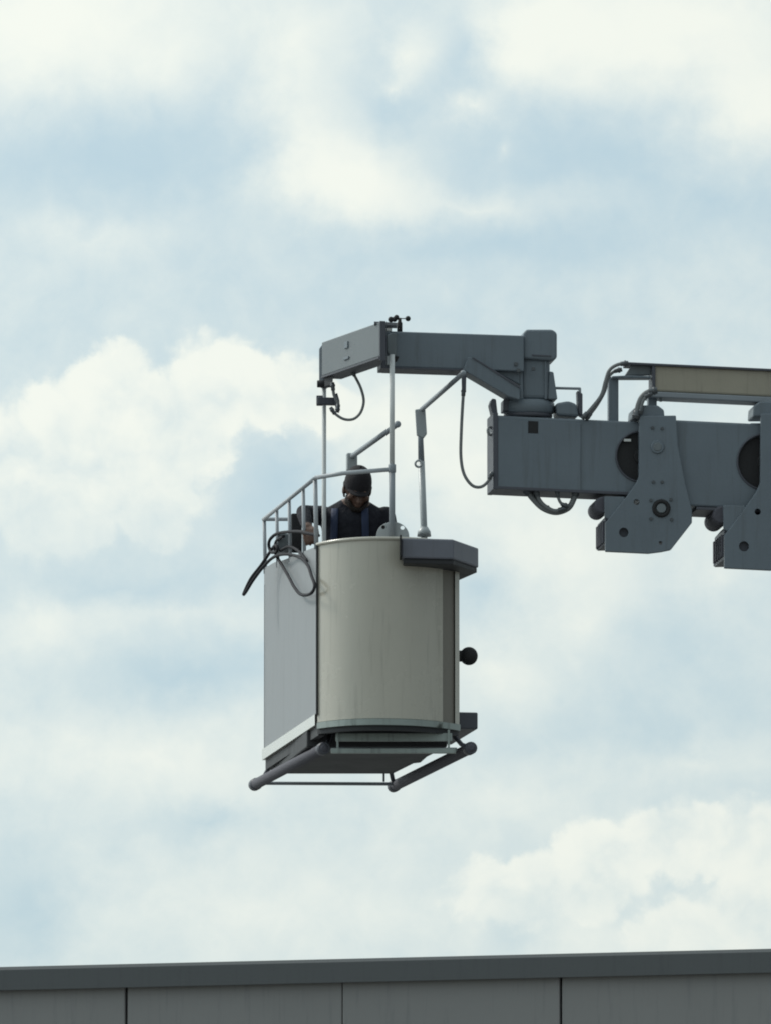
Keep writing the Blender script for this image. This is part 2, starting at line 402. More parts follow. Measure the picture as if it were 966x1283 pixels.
# hydraulic pipe strip along top of the mid section
def bracket(dx, dy, k, off, depth, m=slate):
    """clamp with rollers that grips the boom: two cheek plates, cross block, rollers, pins"""
    o0 = (800, 523)
    def q(x, y): return (o0[0] + dx + (x - o0[0]) * k, 521 + dy + (y - 521) * (1.14 if k > 1 else 1))
    root_pl = BF.off(off)
    outline = [(800.6, 521), (846.4, 520.5), (849, 560), (858, 606), (866.5, 639), (866.5, 655), (840, 689), (828, 691.5), (812, 693.5), (758, 691), (758, 655), (766, 645), (784, 622.5), (796, 606), (800, 597)]
    plate = G(); plate.prism([root_pl.at(*q(*p)) for p in outline], aw * .035, .005)
    cl = plate.build('boom_clamp', m, crane)
    holes = []
    for (x, y, r) in ((781, 667, .029), (797, 629, .018), (827, 680, .011)):
        c = root_pl.at(*q(x, y)); gg = G(); gg.rod(c - aw * .05, c + aw * .06, r * k, 20, 0); holes.append(gg.build('cutter', m))
    apply_bool(cl, holes)
    far = G(); far.prism([root_pl.at(*q(p[0], min(p[1], 679))) + aw * (depth - .035) for p in outline if p[0] != 812], aw * .035, .005); far.build('far_cheek', m, cl)
    # cross block between cheeks (seen as the dark left return) and its ribbed pad
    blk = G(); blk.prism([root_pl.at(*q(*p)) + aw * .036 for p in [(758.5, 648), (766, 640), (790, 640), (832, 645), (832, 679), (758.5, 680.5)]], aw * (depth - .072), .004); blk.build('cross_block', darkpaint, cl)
    pd = G()
    for i in range(5):
        c = root_pl.at(*q(757.5, 665)) + aw * (.08 + i * (depth - .16) / 4); pd.box(c, BF.b * .008, aw * .02, Z * .066, .003)
    pd.build('wear_pad', foam, cl)
    rl = G(); c = root_pl.at(*q(756.5, 631.5)) + aw * .05
    rl.rod(c, c + aw * (depth - .1), .052 * k, 24, .2); rl.build('roller', foam, cl)
    ck = G(); ck.prism([root_pl.at(*q(*p)) + aw * .012 for p in [(757, 621.5), (782, 622), (790, 640), (768, 653), (757.5, 648)]], aw * .03, .004); ck.build('roller_bracket', m, cl)
    # pivot ring and pin
    c = root_pl.at(*q(828, 637)); gg = G(); gg.tube(circ(c - aw * .002, BF.b, Z, .043 * k, 30) + [c - aw * .002 + BF.b * .043 * k], .013 * k, 8, False); gg.build('seal_ring', rubber, cl)
    gg = G(); gg.rod(c - aw * .012, c + aw * .02, .030 * k, 24); gg.build('pivot_pin', slate2, cl)
    c = root_pl.at(*q(823, 560)); gg = G(); gg.rod(c - aw * .010, c + aw * .01, .042 * k, 30); gg.build('boss', m, cl)
    gg = G(); gg.rod(c - aw * .014, c + aw * .01, .026 * k, 24); gg.build('pivot_pin', slate2, cl)
    bolts = None
    for (x, y) in ((817, 536), (829, 537), (815, 627), (840, 626), (815, 650), (841, 651), (818, 604), (829, 604)):
        c = root_pl.at(*q(x, y))
        if bolts is None: gg = G(); gg.rod(c - aw * .009, c + aw * .004, .0105, 6, .1); bolts = gg.build('bolt', boltm, cl, origin=c)
        else: inst(bolts, 'bolt', c, cl)
    # cap blocks on the crown
    gg = G(); gg.prism([root_pl.at(*q(*p)) + aw * .02 for p in [(792, 524), (793, 512), (800, 507), (824, 507), (832, 513), (833, 524)]], aw * (depth * .5), .01); gg.build('crown_block', m, cl)
    return cl
b1 = bracket(0, 0, 1.0, -.068, W2 + .10)
b2 = bracket(152, -3, 1.07, -.10, W3 + .10)
# white chip added as a painted sky highlight at the first opening
g = G(); c = BF.off(-.004).at(785.5, 551.5); g.box(c, BF.b * .022, aw * .003, Z * .008, .002); g.build('sky_glint', whitem, tip)
# cable tray above
TF = BF.off(.04)
def tprism(name, pts, off, depth, m, bevel=.006):
    pl = TF.off(off); g = G(); g.prism([pl.at(*p) for p in pts], aw * depth, bevel); return g.build(name, m, crane)
L = 10.6
t0 = TF.at(818, 457); t1 = TF.at(818, 490)
g = G(); t1.x, t1.y = t0.x, t0.y; g.prism([t0, t0 + bdir * L, t1 + bdir * L, t1], aw * .16, .012); tray = g.build('cable_tray', tan, crane)
a = TF.off(-.02).at(785, 453.5); g = G(); g.prism([a, a + bdir * (L + .15), a + bdir * (L + .15) - Z * .014, a - Z * .014], aw * .2, .003); g.build('tray_lid', darkpaint, tray)
a = TF.off(-.02).at(812, 490); g = G(); g.prism([a, a + bdir * L, a + bdir * L - Z * .034, a - Z * .034], aw * .2, .006); g.build('tray_rail', rail_m, tray)
a = TF.off(-.012).at(816.5, 456.5); g = G(); g.prism([a, a + bdir * .02, a + bdir * .02 - Z * .165, a - Z * .165], aw * .18, .003); g.build('tray_edge', darkpaint, tray)
tprism('tray_end_plate', [(782, 470.5), (792, 455.5), (815, 455.5), (815, 470)], .03, .03, slate2)
tprism('tray_end_plate', [(766, 471), (790, 470), (815, 471), (815, 474), (766, 474)], -.01, .10, slate)
tprism('tray_post', [(762, 472), (774.5, 472), (774.5, 529), (762, 529)], .04, .07, slate)
tprism('tray_post', [(811.5, 494), (822.5, 494), (822.5, 512), (811.5, 512)], .04, .07, slate)
tprism('tray_hook', [(826, 497), (829, 497), (829, 503), (826, 503)], .0, .02, boltm, .001)
# hose runs
def hose(name, pts, r, d, m=hosem, parent=crane, n=8):
    c = curve([P(x, y, (q[0] if q else d)) for x, y, *q in pts], 7)
    g = G(); g.tube(c, r, n); o = g.build(name, m, parent)
    for a, b in ((c[0], c[2]), (c[-1], c[-3])):
        u = (b - a).normalized(); f = G(); f.rod(a - u * .004, a + u * .045, r * 1.35, 10); f.rod(a + u * .008, a + u * .022, r * 1.7, 6); f.build('fitting', boltm, o)
    return o
D0 = .32
hose('hose', [(729, 524), (741, 511), (753, 495), (758, 478), (763, 464), (773, 457), (786, 455)], .011, D0 + .06)
hose('hose', [(734, 525), (747, 508), (757, 490), (761, 474), (768, 466), (778, 463)], .010, D0 + .09)
hose('hose', [(796, 524), (799, 508), (804, 497), (812, 491), (822, 489)], .016, D0 + .06)
hose('hose', [(802, 518), (804, 505), (809, 497), (816, 493)], .010, D0 + .05)
hose('hose', [(657, 612), (668, 626), (680, 637), (696, 642), (711, 637), (718, 626), (722, 613)], .017, D0 + .12)
hose('hose', [(671, 613), (674, 624), (681, 633), (694, 640), (708, 637)], .012, D0 + .10)
hose('hose', [(697, 614), (699, 624), (703, 631), (711, 634)], .009, D0 + .09)
hose('hose', [(661, 612), (674, 629), (688, 638)], .010, D0 + .15)
# tip: lamp and hose clip on the end
bprism('tip_lamp', [(613.5, 506), (616, 499), (621, 500), (623, 518), (617, 521)], .02, .12, darkpaint)
g = G(); c = P(613.5, 540, D0 + .1); g.tube(circ(c, Vector((.6, .8, 0)), Z, .024, 14) + [c + Vector((.6, .8, 0)) * .024], .008, 6, False); g.build('hose_clip', galv, crane)

# turret on the boom's nose
TP = BF.off(.02); tc0 = TP.at(671, 480) + aw * .13
def ty(px, py): return TP.at(px, py)
def disc(name, px, py0, py1, hw, m, parent=crane, n=40, ch=.08):
    c = TP.at(px, py0) + aw * .13; c1 = TP.at(px, py1) + aw * .13; c1.x, c1.y = c.x, c.y
    g = G(); g.rod(c, c1, hw / 210.0, n, ch); return g.build(name, m, parent)
disc('slew_ring', 664.5, 500, 516, 33, slate)
disc('slew_base', 664, 515.5, 521, 31, darkpaint)
g = G(); g.prism([TP.off(.012).at(*p) for p in [(653, 447), (689, 447), (689, 501), (653, 501)]], aw * .23, .03, 3); g.build('turret_column', slate, crane)
for dx, w in ((-18.5, 3), (12, 2)):
    g = G(); pl = TP.off(-.0); g.prism([pl.at(671 + dx - w / 2, 452), pl.at(671 + dx + w / 2, 452), pl.at(671 + dx + w, 500), pl.at(671 + dx - w / 2, 500)], aw * .24, .003); g.build('turret_rib', slate, crane)
g = G(); g.prism([TP.off(-.02).at(*p) for p in [(655, 417), (659, 412.5), (692, 412.5), (697.5, 417), (697.5, 448), (693, 452), (655, 449)]], aw * .27, .02, 3); head = g.build('turret_head', slate, crane)
g = G(); g.prism([TP.off(-.026).at(*p) for p in [(666, 444), (690, 445.5), (690, 447), (666, 445.5)]], aw * .005); g.build('seam', darkpaint, head)
bprism('slew_gearbox', [(696, 505), (712, 502), (722, 506), (725, 522), (697, 520)], .04, .2, slate, bevel=.015)
bprism('limit_box', [(723, 489), (729.5, 493), (729.5, 522), (724, 518)], .06, .09, darkpaint)
g = G(); g.rod(P(686, 486, .50), P(727, 487, .50), .0085, 10); g.rod(P(726, 486.5, .50), P(726, 500, .50), .008, 10); g.build('sensor_arm', rail_m, crane)
bprism('turret_gusset', [(688, 465), (693, 466), (698, 500), (686, 500)], .03, .2, slate)
bprism('motor_block', [(630, 501), (634, 498), (638, 499), (638, 515), (630, 515)], .06, .14, darkpaint)

# jib arm, brace, spreader
JA = R(5.0); JF = Plane(P(560, 440, .30), JA); jaw = JF.away; jdir = (JF.b - Z * .022).normalized()
t0 = JF.at(478, 414.5); t1 = JF.at(478, 459.5); t1.x, t1.y = t0.x, t0.y; Lj = (JF.at(656, 420) - t0).length
g = G(); g.prism([t0, t0 + jdir * Lj, t1 + jdir * Lj, t1], jaw * .22, .008); jib = g.build('jib_arm', slate, crane)
g = G(); g.prism([t1 + jdir * .02 - jaw * .01, t1 + jdir * (Lj * .56) - jaw * .01, t1 + jdir * (Lj * .56) - jaw * .01 - Z * .01, t1 + jdir * .02 - jaw * .01 - Z * .01], jaw * .24, .002); g.build('jib_flange', darkpaint, jib)
def jprism(name, pts, off, depth, m, bevel=.006, parent=crane):
    pl = JF.off(off); g = G(); g.prism([pl.at(*p) for p in pts], jaw * depth, bevel); return g.build(name, m, parent)
jprism('brace', [(586, 447), (594, 449), (651, 484), (651, 501), (637, 497), (580, 463.5)], -.03, .2, slate)
jprism('brace_edge', [(590.5, 448), (593.5, 448), (651, 483.5), (651, 487)], -.037, .006, darkpaint, .001)
jprism('web_plate', [(600, 455), (651, 455), (651, 482)], .05, .10, slate)
for x, y in ((646, 456), (649, 464), (668, 462)):
    jprism('bolt', [(x - 2.2, y - 2.2), (x + 2.2, y - 2.2), (x + 2.2, y + 2.2), (x - 2.2, y + 2.2)], -.01, .02 if y > 460 else .02, boltm, .002)
jprism('nose_plate', [(477.5, 406), (484, 409), (484, 461), (477.5, 461)], -.02, .25, darkpaint, .004)
jprism('knuckle', [(484.5, 420), (490, 416.5), (497, 417), (497, 446), (488, 446), (484.5, 440)], -.018, .03, slate2, .008)
jprism('knuckle_pin', [(484, 446), (491, 445), (491.5, 452), (488, 457), (484, 457)], -.02, .03, galv, .004)
jprism('knuckle_slot', [(489.5, 446.5), (500, 446.5), (497, 453), (490, 453)], -.006, .005, rubber, .001)
jprism('label_plate', [(481, 411), (491, 411), (491, 414.5), (481, 414.5)], -.0, .03, whitem, .001)
jprism('hose_box', [(578, 461), (584, 461), (583.5, 489), (578.5, 489)], -.005, .03, darkpaint, .003)
# spreader beam: long box running away to the far suspension rope
S0 = P(475.5, 403.5, -.24); S0b = P(475.5, 446.5, -.24); S1 = P(403.5, 428, .72)
sdir = Vector((S1.x - S0.x, S1.y - S0.y, 0)); sl = sdir.length; sdir.normalize(); snor = Vector((sdir.y, -sdir.x, 0)); 
if snor.x < 0: snor = -snor
hS = S0.z - S0b.z
sq = [S0, S0 + sdir * sl, S0 + sdir * sl + snor * .13, S0 + sdir * .34 + snor * .13, S0 + snor * .03]
g = G(); g.prism(sq, Z * -hS, .006); spr = g.build('spreader_beam', slate2, crane)
g = G(); g.prism([p - Z * (hS + .001) - snor * .004 for p in sq], Z * -.012, .002); g.build('lower_flange', darkpaint, spr)
g = G(); a = S0 - sdir * .012 + Z * .006; g.prism([a, a + snor * .036, a + snor * .036 - Z * (hS + .03), a - Z * (hS + .03)], sdir * .011, .002); g.build('end_plate', darkpaint, spr)
for (x, y, d, w, h) in ((434, 421, .2, .012, .02), (434, 437, .2, .018, .008)):
    c = S0 + sdir * (sl * .56) - snor * .004; c.z = S0.z - (.07 if y < 430 else .15); g = G(); g.box(c, sdir * (w * 2.5), snor * .004, Z * h, .002); g.build('nameplate', slate, spr)
# link from spreader to jib
g = G(); a = S0 + Z * -.002; g.prism([P(469, 402.5, -.2), P(497, 404, .2), P(497, 408, .2), P(469, 407, -.2)], Vector((0, .14, 0)), .003); g.build('top_strap', darkpaint, crane)
# far sheave housing and far end
g = G(); g.prism([P(400, 437, .76), P(405, 430, .76), P(408, 468, .76), P(406, 485, .76), P(400, 485, .76)], Vector((.02, .10, 0)), .006); g.build('sheave_cover', rail_m, spr)
g = G(); g.prism([P(407, 469, .70), P(418, 466, .60), P(417, 482, .60), P(407, 485, .70)], Vector((0, .1, 0)), .006); g.build('sheave_housing', under, spr)
g = G(); c = P(406, 481, .76); g.rod(c - Vector((.04, 0, 0)), c + Vector((.055, 0, 0)), .022, 16); g.build('sheave', rubber, spr)
hose('hose', [(440, 463), (447, 475), (453, 488), (456, 503), (452, 517), (443, 525), (431, 525), (420, 518), (415, 511)], .0085, .45)
hose('hose', [(417, 480), (419, 495), (424, 505), (423, 516)], .0095, .62)
# rope limit switch hanging beneath
g = G(); g.box(P(411, 503, .74), (.062, .01, 0), (0, .03, 0), (0, 0, .022), .006); g.box(P(401, 502, .74), (.02, 0, 0), (0, .02, 0), (0, 0, .03), .005); sw = g.build('limit_switch', darkpaint, crane)
g = G(); g.prism([P(418, 495, .70), P(423, 492, .70), P(426, 502, .70), P(425, 517, .70), P(421, 512, .70)], Vector((0, .05, 0)), .004); g.build('switch_lever', darkpaint, sw)
# cable from hose box to the boom's nose
hose('hose', [(580.5, 487), (579, 510), (577.5, 540), (577, 572), (581, 594), (591, 608), (602, 610), (611, 603), (616, 592)], .0095, .32)
# anemometer on the jib's crown
c = P(500.5, 416, .36); g = G(); g.tube([c, c + Z * .055, c + Z * .06, c + Z * .085], [.017, .017, .012, .010], 12); an = g.build('anemometer', rubber, crane)
for ang in (R(8), R(128), R(248)):
    h = c + Z * .082; e = h + Vector((math.cos(ang), math.sin(ang), 0)) * .05
    g = G(); g.tube([h, e], .003, 6); g.build('cup_arm', rubber, an)
    g = G(); g.ball(e, .0165); g.build('cup', rubber, an)
g = G(); a = P(489.5, 409, .25); g.tube([a, a + Z * .04], .008, 8); g.ball(a + Z * .042, .0175); g.build('wind_sensor', rubber, crane)
# mast that carries the boom, on the roof beyond the frame
mz = BF.at(2300, 560)
c = crane_at.copy(); topz = (BF.at(618.5, 565) + bdir * (crane_at - BF.at(618.5, 565)).dot(BF.b)).z
g = G(); g.rod(c + Z * .06, Vector((c.x, c.y, topz - .45)), .32, 40, .04); g.build('mast', slate, crane)
g = G(); g.rod(c, c + Z * .06, .55, 40, .1); g.build('mast_flange', darkpaint, crane)
g = G(); cc = Vector((c.x, c.y, topz - .05)); g.box(cc, BF.b * .6, aw * .42, Z * .4, .03); g.build('mast_head', slate, crane)

# ------------------------------------------------------------------ cradle
A = P(398, 905, 0); Bp = P(331, 949, 0)
z0 = A.z
def on_floor(px, d, z=z0):                    # point at pixel column px and depth d, at height z
    q = P(px, 641, d); return Vector((q.x, q.y, z))
side = (on_floor(331.5, 2.22) - on_floor(398, 0)); 
wt_ = P(398, 683, 0).z - z0                     # wall height
cradle = empty('access_cradle', on_floor(450, 1.0, z0 - .16), 'cream and grey one-man access cradle hanging from the crane by two ropes', 'cradle')
# plan outline of the near rounded end
def front_pt(t):                               # t 0..1 from left corner to right shoulder
    px = 398 + 177 * t; base_d = .12 * t
    s = abs(2 * t - 1); bul = .30 * (1 - s ** 2.4)
    return px, base_d - bul
NF = 36
fr = []
for i in range(NF + 1):
    t = .5 - .5 * math.cos(math.pi * i / NF); px, d = front_pt(t); fr.append(on_floor(px, d))
right_far = fr[-1] + side * .98
def ztop(i):                                    # top of the rounded end climbs a little from the corner
    return wt_ + .012 * math.sin(min(1, i / NF * 1.6) * math.pi / 2)
lip = .03
def shell(pts, zlo, zhi, th, m, name, parent, inward):
    g = G(); n = len(pts)
    out_lo = [p + Z * (zlo) for p in pts]; out_hi = [p + Z * (zhi(i) if callable(zhi) else zhi) for i, p in enumerate(pts)]
    inn = []
    for i, p in enumerate(pts):
        tg = (pts[min(i + 1, n - 1)] - pts[max(i - 1, 0)]).normalized(); nn = Vector((-tg.y, tg.x, 0))
        if nn.dot(inward - p) < 0: nn = -nn
        inn.append(nn * th)
    rows = [out_lo, out_hi, [a + b for a, b in zip(out_hi, inn)], [a + b for a, b in zip(out_lo, inn)], out_lo]
    g.sheet(rows); bmesh.ops.remove_doubles(g.bm, verts=g.bm.verts[:], dist=1e-6)
    bm = g.bm; bmesh.ops.recalc_face_normals(bm, faces=bm.faces[:])
    for e in bm.edges:
        if len(e.link_faces) == 2 and e.calc_face_angle(0) > .6: e.smooth = False
    return g.build(name, m, parent)
ctr = on_floor(450, 1.1)
NL = 29
front = shell(fr[:NL], .0, ztop, .03, cream, 'front_panel', cradle, ctr)
# right shoulder: dark reveal, pale edge strip
shell([p + (ctr - p).normalized() * .012 for p in fr[NL - 1:NL + 4]], .0, wt_ - .02, .03, reveal, 'corner_reveal', cradle, ctr)
shell(fr[NL + 3:] + [fr[NF] + side * .06], .0, wt_ - .02, .03, cream, 'corner_strip', cradle, ctr)
shell([fr[NF] + side * .06, fr[NF] + side * .5, right_far], .0, wt_, .03, greyp, 'side_panel', cradle, ctr)
# near-left: long grey side panel in two sheets with a seam post at the corner
lp0 = fr[0] + side * .006; lp1 = fr[0] + side
inw = (ctr - (lp0 + lp1) / 2); inw = inw - side.normalized() * inw.dot(side.normalized()); inw.normalize()
tops = [(0, -.004), (.2, .02), (.45, .045), (.7, .075), (.8, .095), (.97, .105), (1, .09)]
g = G(); g.prism([lp0 + Z * .055, lp1 + Z * .055] + [lp0 + (lp1 - lp0) * k + Z * (wt_ + h) for k, h in tops[::-1]], inw * .03, .004); sp = g.build('side_panel', greyp, cradle)
shell([lp0 - Vector((.012, 0, 0)), lp1 - Vector((.012, 0, 0))], -.015, .05, .04, cream, 'side_sill', cradle, ctr)
shell([lp1, right_far], .0, wt_, .03, greyp, 'back_panel', cradle, ctr)
g = G(); c = fr[0] + Vector((-.002, -.004, 0)); g.box(c + Z * (wt_ / 2 + .02), (.0055, 0, 0), (0, .012, 0), Z * (wt_ / 2 - .02), .002); g.build('corner_seam', under, cradle)
# coaming on the wall top
g = G(); g.tube([p + Z * (ztop(i) + .002) for i, p in enumerate(fr[:NL])], .012, 8); g.build('coaming', cream, cradle)
# floor
fl = fr + [right_far, lp1]
inner = [p + (ctr - p).normalized() * .034 for p in fl]
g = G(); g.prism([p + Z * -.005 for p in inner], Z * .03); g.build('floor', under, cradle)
# pale lip round the near end and its lower channel
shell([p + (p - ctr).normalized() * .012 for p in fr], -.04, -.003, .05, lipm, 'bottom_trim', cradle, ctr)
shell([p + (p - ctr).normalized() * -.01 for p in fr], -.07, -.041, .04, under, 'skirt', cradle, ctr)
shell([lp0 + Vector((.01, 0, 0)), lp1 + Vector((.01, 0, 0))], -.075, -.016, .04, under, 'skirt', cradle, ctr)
# obstacle bar hung beneath
def hb(name, pa, pb, h, d, m, bevel=.003):
    g = G(); a = P(*pa, d); b = P(*pb, d); b.z = a.z; g.prism([a, b, b - Z * h, a - Z * h], Vector((0, .03, 0)), bevel); return g.build(name, m, cradle)
hb('safety_bar', (421, 918.5), (566, 918.5), .048, -.02, lipm)
hb('safety_bar', (415, 937.5), (571, 937.5), .03, -.06, lipm)
for x in (422, 560.5):
    g = G(); a = P(x, 914, -.03); g.prism([a, a + Vector((.013, 0, 0)), a + Vector((.013, 0, -.135)), a + Vector((0, 0, -.135))], Vector((0, .01, 0)), .002); g.build('hanger', lipm, cradle)
# underfloor tray
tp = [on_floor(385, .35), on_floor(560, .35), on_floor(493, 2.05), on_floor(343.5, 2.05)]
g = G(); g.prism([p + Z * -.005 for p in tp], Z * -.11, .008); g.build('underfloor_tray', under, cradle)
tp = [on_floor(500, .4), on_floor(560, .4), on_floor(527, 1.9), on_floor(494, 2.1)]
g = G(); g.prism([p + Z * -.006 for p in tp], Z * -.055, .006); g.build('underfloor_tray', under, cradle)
# bumper rails
zb_ = z0 - .150
def bumper(px0, d0, px1, d1):
    a = on_floor(px0, d0, zb_); b = on_floor(px1, d1, zb_); u = (b - a).normalized()
    g = G(); rr = .033
    g.tube([a - u * .03, a - u * .02, a, b, b + u * .02, b + u * .03], [.012, .026, rr, rr, .026, .012], 16); o = g.build('bumper_rail', foam, cradle)
    for p in (a, b):
        g = G(); g.rod(p - u * .02, p + u * .07, rr + .005, 16); g.build('end_cap', darkpaint, o)
    return a, b
la, lb = bumper(406, .06, 322, 2.34); ra, rb = bumper(589, .05, 495, 2.44)
g = G(); g.rod(lb - (lb - la).normalized() * .05, rb - (rb - ra).normalized() * .10, .011, 10); g.build('cross_rod', rail_m, cradle)
g = G(); g.rod(on_floor(415, .1, zb_), on_floor(572, .12, zb_), .011, 10); g.build('cross_rod', rail_m, cradle)
g = G(); c = on_floor(481, 2.2, zb_); c2 = c.copy(); c2.z = z0; g.rod(c, c2, .007, 8); g.build('drop_rod', rail_m, cradle)
for (q, k) in ((la, .1), (ra, .1), (lb, .12), (rb, .12)):
    top = q.copy(); top.z = z0 + .0; ins = (ctr - q); ins.z = 0; ins.normalize(); 
    g = G(); g.tube([q + ins * .0, q + ins * .10 + Z * .03, top + ins * .24 - Z * .02], .014, 8); g.build('bumper_bracket', darkpaint, cradle)
# console on the right shoulder
zc1 = P(503, 674, -.38).z; zc0 = P(503, 699, -.38).z
pl_ = [on_floor(503, -.38), on_floor(568, -.31), on_floor(599, .16), on_floor(576, .60), on_floor(540, .45), on_floor(503, -.05)]
g = G(); g.prism([Vector((p.x, p.y, zc0)) for p in pl_], Z * (zc1 - zc0), .010); con = g.build('console', consm, cradle)
g = G(); c0 = sum(pl_, Vector()) / len(pl_); g.prism([Vector((p.x, p.y, zc0 - .03)) + (Vector((c0.x, c0.y, 0)) - Vector((p.x, p.y, 0))) * .04 for p in pl_], Z * .0285, .004); g.build('console_base', under, con)
g = G(); c = P(503, 686, -.36); g.box(c + Vector((-.006, 0, 0)), (.006, 0, 0), (0, .12, 0), Z * .062, .002); g.build('console_gasket', rubber, con)
# lower block and buffer on the right side
zl1 = P(598, 893, .35).z; zl0 = P(598, 914, .35).z
pl_ = [on_floor(568, .30), on_floor(598, .33), on_floor(566, 1.3), on_floor(536, 1.3)]
g = G(); g.prism([Vector((p.x, p.y, zl0)) for p in pl_], Z * (zl1 - zl0), .008); g.build('roller_block', darkpaint, cradle)
c = P(587, 822, .35); g = G(); g.rod(c - Vector((.075, 0, 0)), c, .034, 16); bu = g.build('buffer_stem', rubber, cradle)
g = G(); g.ball(c, .054, 1, 1, 1.02, 18); g.build('buffer', rubber, cradle)
# railings: level rails, upright bars
zr = P(396, 598.5, .0).z
c0 = on_floor(396, 0, zr); c1 = on_floor(331, 2.2, zr)
g = G(); g.tube([c0, c1], .0125, 10); g.ball(c0, .0135); g.ball(c1, .0126); g.build('top_rail', pale_rail, cradle)
rp = on_floor(491, -.17, P(491, 588, -.17).z)
g = G(); g.tube([c0, on_floor(430, -.10, (zr + rp.z) / 2), rp], .0135, 10); g.build('top_rail', pale_rail, cradle)
for px, r in ((394.5, .0135), (379.5, .0112), (362, .0108), (346.5, .0108), (330.8, .0115)):
    d = (396 - px) / 65 * 2.2; d = max(d, 0); a = on_floor(px, d, zr); a0 = a.copy(); a0.z = z0 + wt_ + .09 * d / 2.2 - .02; a0 += inw * .012; a += inw * .004
    g = G(); g.tube([a0, a], r, 10); g.build('rail_post', pale_rail, cradle)
be = on_floor(384, 2.2, zr)
g = G(); g.tube(curve([c1, on_floor(360, 2.2, zr), on_floor(370, 2.2, zr), on_floor(375, 2.19, zr - .03), on_floor(376.5, 2.18, zr - .12), on_floor(376.5, 2.18, z0 + wt_ - .1)], 6), .012, 10); g.build('back_rail', pale_rail, cradle)
# rope post standing in a drilled half-round lug
c = on_floor(491, -.17, z0 + wt_ - .05); g = G(); g.tube([c, rp + Z * .02], .019, 12); g.rod(rp - Z * .02, rp + Z * .03, .024, 12); g.build('rope_post', rail_m, cradle)
lc = P(492, 672, -.14); un = Vector((1, 0, 0))
prof = [lc + un * (-.097) - Z * .06] + [lc + un * (.097 * math.cos(a)) + Z * (.088 * math.sin(a)) for a in [math.pi - math.pi * i / 20 for i in range(21)]] + [lc + un * .097 - Z * .06]
g = G(); g.prism(prof, (0, .02, 0), .003); lug = g.build('suspension_lug', galv, cradle)
hs = []
for px, py, r in ((480.5, 660.5, .012), (504, 661, .013)):
    h = P(px, py, -.14); gg = G(); gg.rod(h - Vector((0, .05, 0)), h + Vector((0, .06, 0)), r, 16, 0); hs.append(gg.build('cutter', galv))
apply_bool(lug, hs)
h = P(480.5, 660.5, -.128); g = G(); g.rod(h - Vector((0, .004, 0)), h + Vector((0, .012, 0)), .014, 14); g.build('lug_pin', rubber, lug)
# overhead bars on far posts
def hoop(pxp, dpost, ytop, px_n, py_n, d_n, r, foot):
    top = P(pxp, ytop, dpost); near = P(px_n, py_n, d_n)
    g = G(); g.tube([top, near], [r, r], 12); g.ball(near, r * 1.25); ar = g.build('overhead_bar', rail_m, cradle)
    return top, near
tA, nA = hoop(441, 1.72, 572, 498, 531.5, .05, .0165, 0)
g = G(); a = tA.copy(); b = tA.copy(); b.z = z0 + .03; g.tube([b, a - Z * .10], .020, 12); g.build('overhead_post', rail_m, cradle)
g = G(); g.box(tA - Z * .035, (.032, .006, 0), (-.004, .026, 0), Z * .055, .008); g.build('post_clamp', galv, cradle)
tB, nB = hoop(528, 1.72, 513, 580, 467.5, -.02, .0150, 0)
bot = P(531, 668, 1.72); bz = bot.copy(); bz.z = z0 + .03
k1 = P(527.5, 578, 1.72)
g = G(); g.tube([bz, bot, k1], .021, 12); g.build('overhead_post', galv, cradle)
g = G(); g.tube([k1 - Z * .01, P(526.5, 545, 1.72), tB - Z * .02], [.020, .017, .018], 12); g.build('overhead_post', rail_m, cradle)
g = G(); g.prism([P(*p, 1.70) for p in [(519.5, 513), (532.5, 511), (534.5, 543), (530, 549), (521.5, 545)]], Vector((0, .045, 0)), .005); g.build('post_clamp', galv, cradle)
g = G(); c = P(524, 581, 1.68); g.tube(circ(c, Vector((1, 0, 0)), Z, .020, 14) + [c + Vector((.020, 0, 0))], .007, 6, False); g.build('shackle', galv, cradle)
g = G(); c = P(531, 664, 1.72); g.tube([c - Z * .04, c - Z * .01, c + Z * .02], [.043, .040, .022], 14); g.build('post_foot', galv, cradle)
# control cabinets inside the rail
g = G(); g.box(on_floor(357, 1.4, P(357, 681, 1.4).z), (.045, 0, 0), (0, .1, 0), Z * .05, .008); g.build('control_box', slate2, cradle)
g = G(); g.box(on_floor(372, 1.35, P(372, 668, 1.35).z), (.032, 0, 0), (0, .06, 0), Z * .115, .01); g.build('control_box', rubber, cradle)

# ------------------------------------------------------------------ suspension ropes
g = G(); a = P(406.5, 484, .8); b = a.copy(); b.z = z0 + .10; g.tube([b, a], .0135, 10)
g.build('suspension_rope', ropem); r1 = bpy.data.objects['suspension_rope']
tag(r1, 'pale hoist rope rising left of the worker to the hanging limit switch', 'rope', 'hoist ropes')
a = rp + Z * .02; b = a.copy(); b.z = P(490, 463, -.17).z + .09; g = G(); g.tube([a, b], .0155, 10)
r2 = g.build('suspension_rope', ropem); tag(r2, 'pale hoist rope rising from the railing post to the jib knuckle', 'rope', 'hoist ropes')

# ------------------------------------------------------------------ loose cable over the railing
def ld(px): return max(.05, min(1.9, (398 - px) / 67 * 2.2)) 
path = [(400, 671, .35), (385, 668, .5), (375, 666, .7), (360, 666.5, 1.1), (347, 669, 1.4), (339, 676, 1.5), (337.5, 684, 1.55), (341, 692, 1.5), (348, 690, 1.3), (346, 683, 1.35),
        (340, 690, 1.6), (328, 708, 1.75), (315, 725, 1.8), (306, 744, 1.8), (309, 741, 1.78), (317, 728, 1.75), (329, 712, 1.7), (342, 699, 1.5), (355, 694.5, 1.1), (370, 696, .8), (380, 701, .45), (387, 710, .25), (391, 722, .1),
        (394.5, 732, .0), (393, 740, .0), (387, 745, .12), (377, 744.5, .45), (369, 735, .7), (362, 722, .95), (355, 710, 1.2), (349, 700, 1.4), (345, 690, 1.45), (347, 678, 1.4), (356, 672, 1.2)]
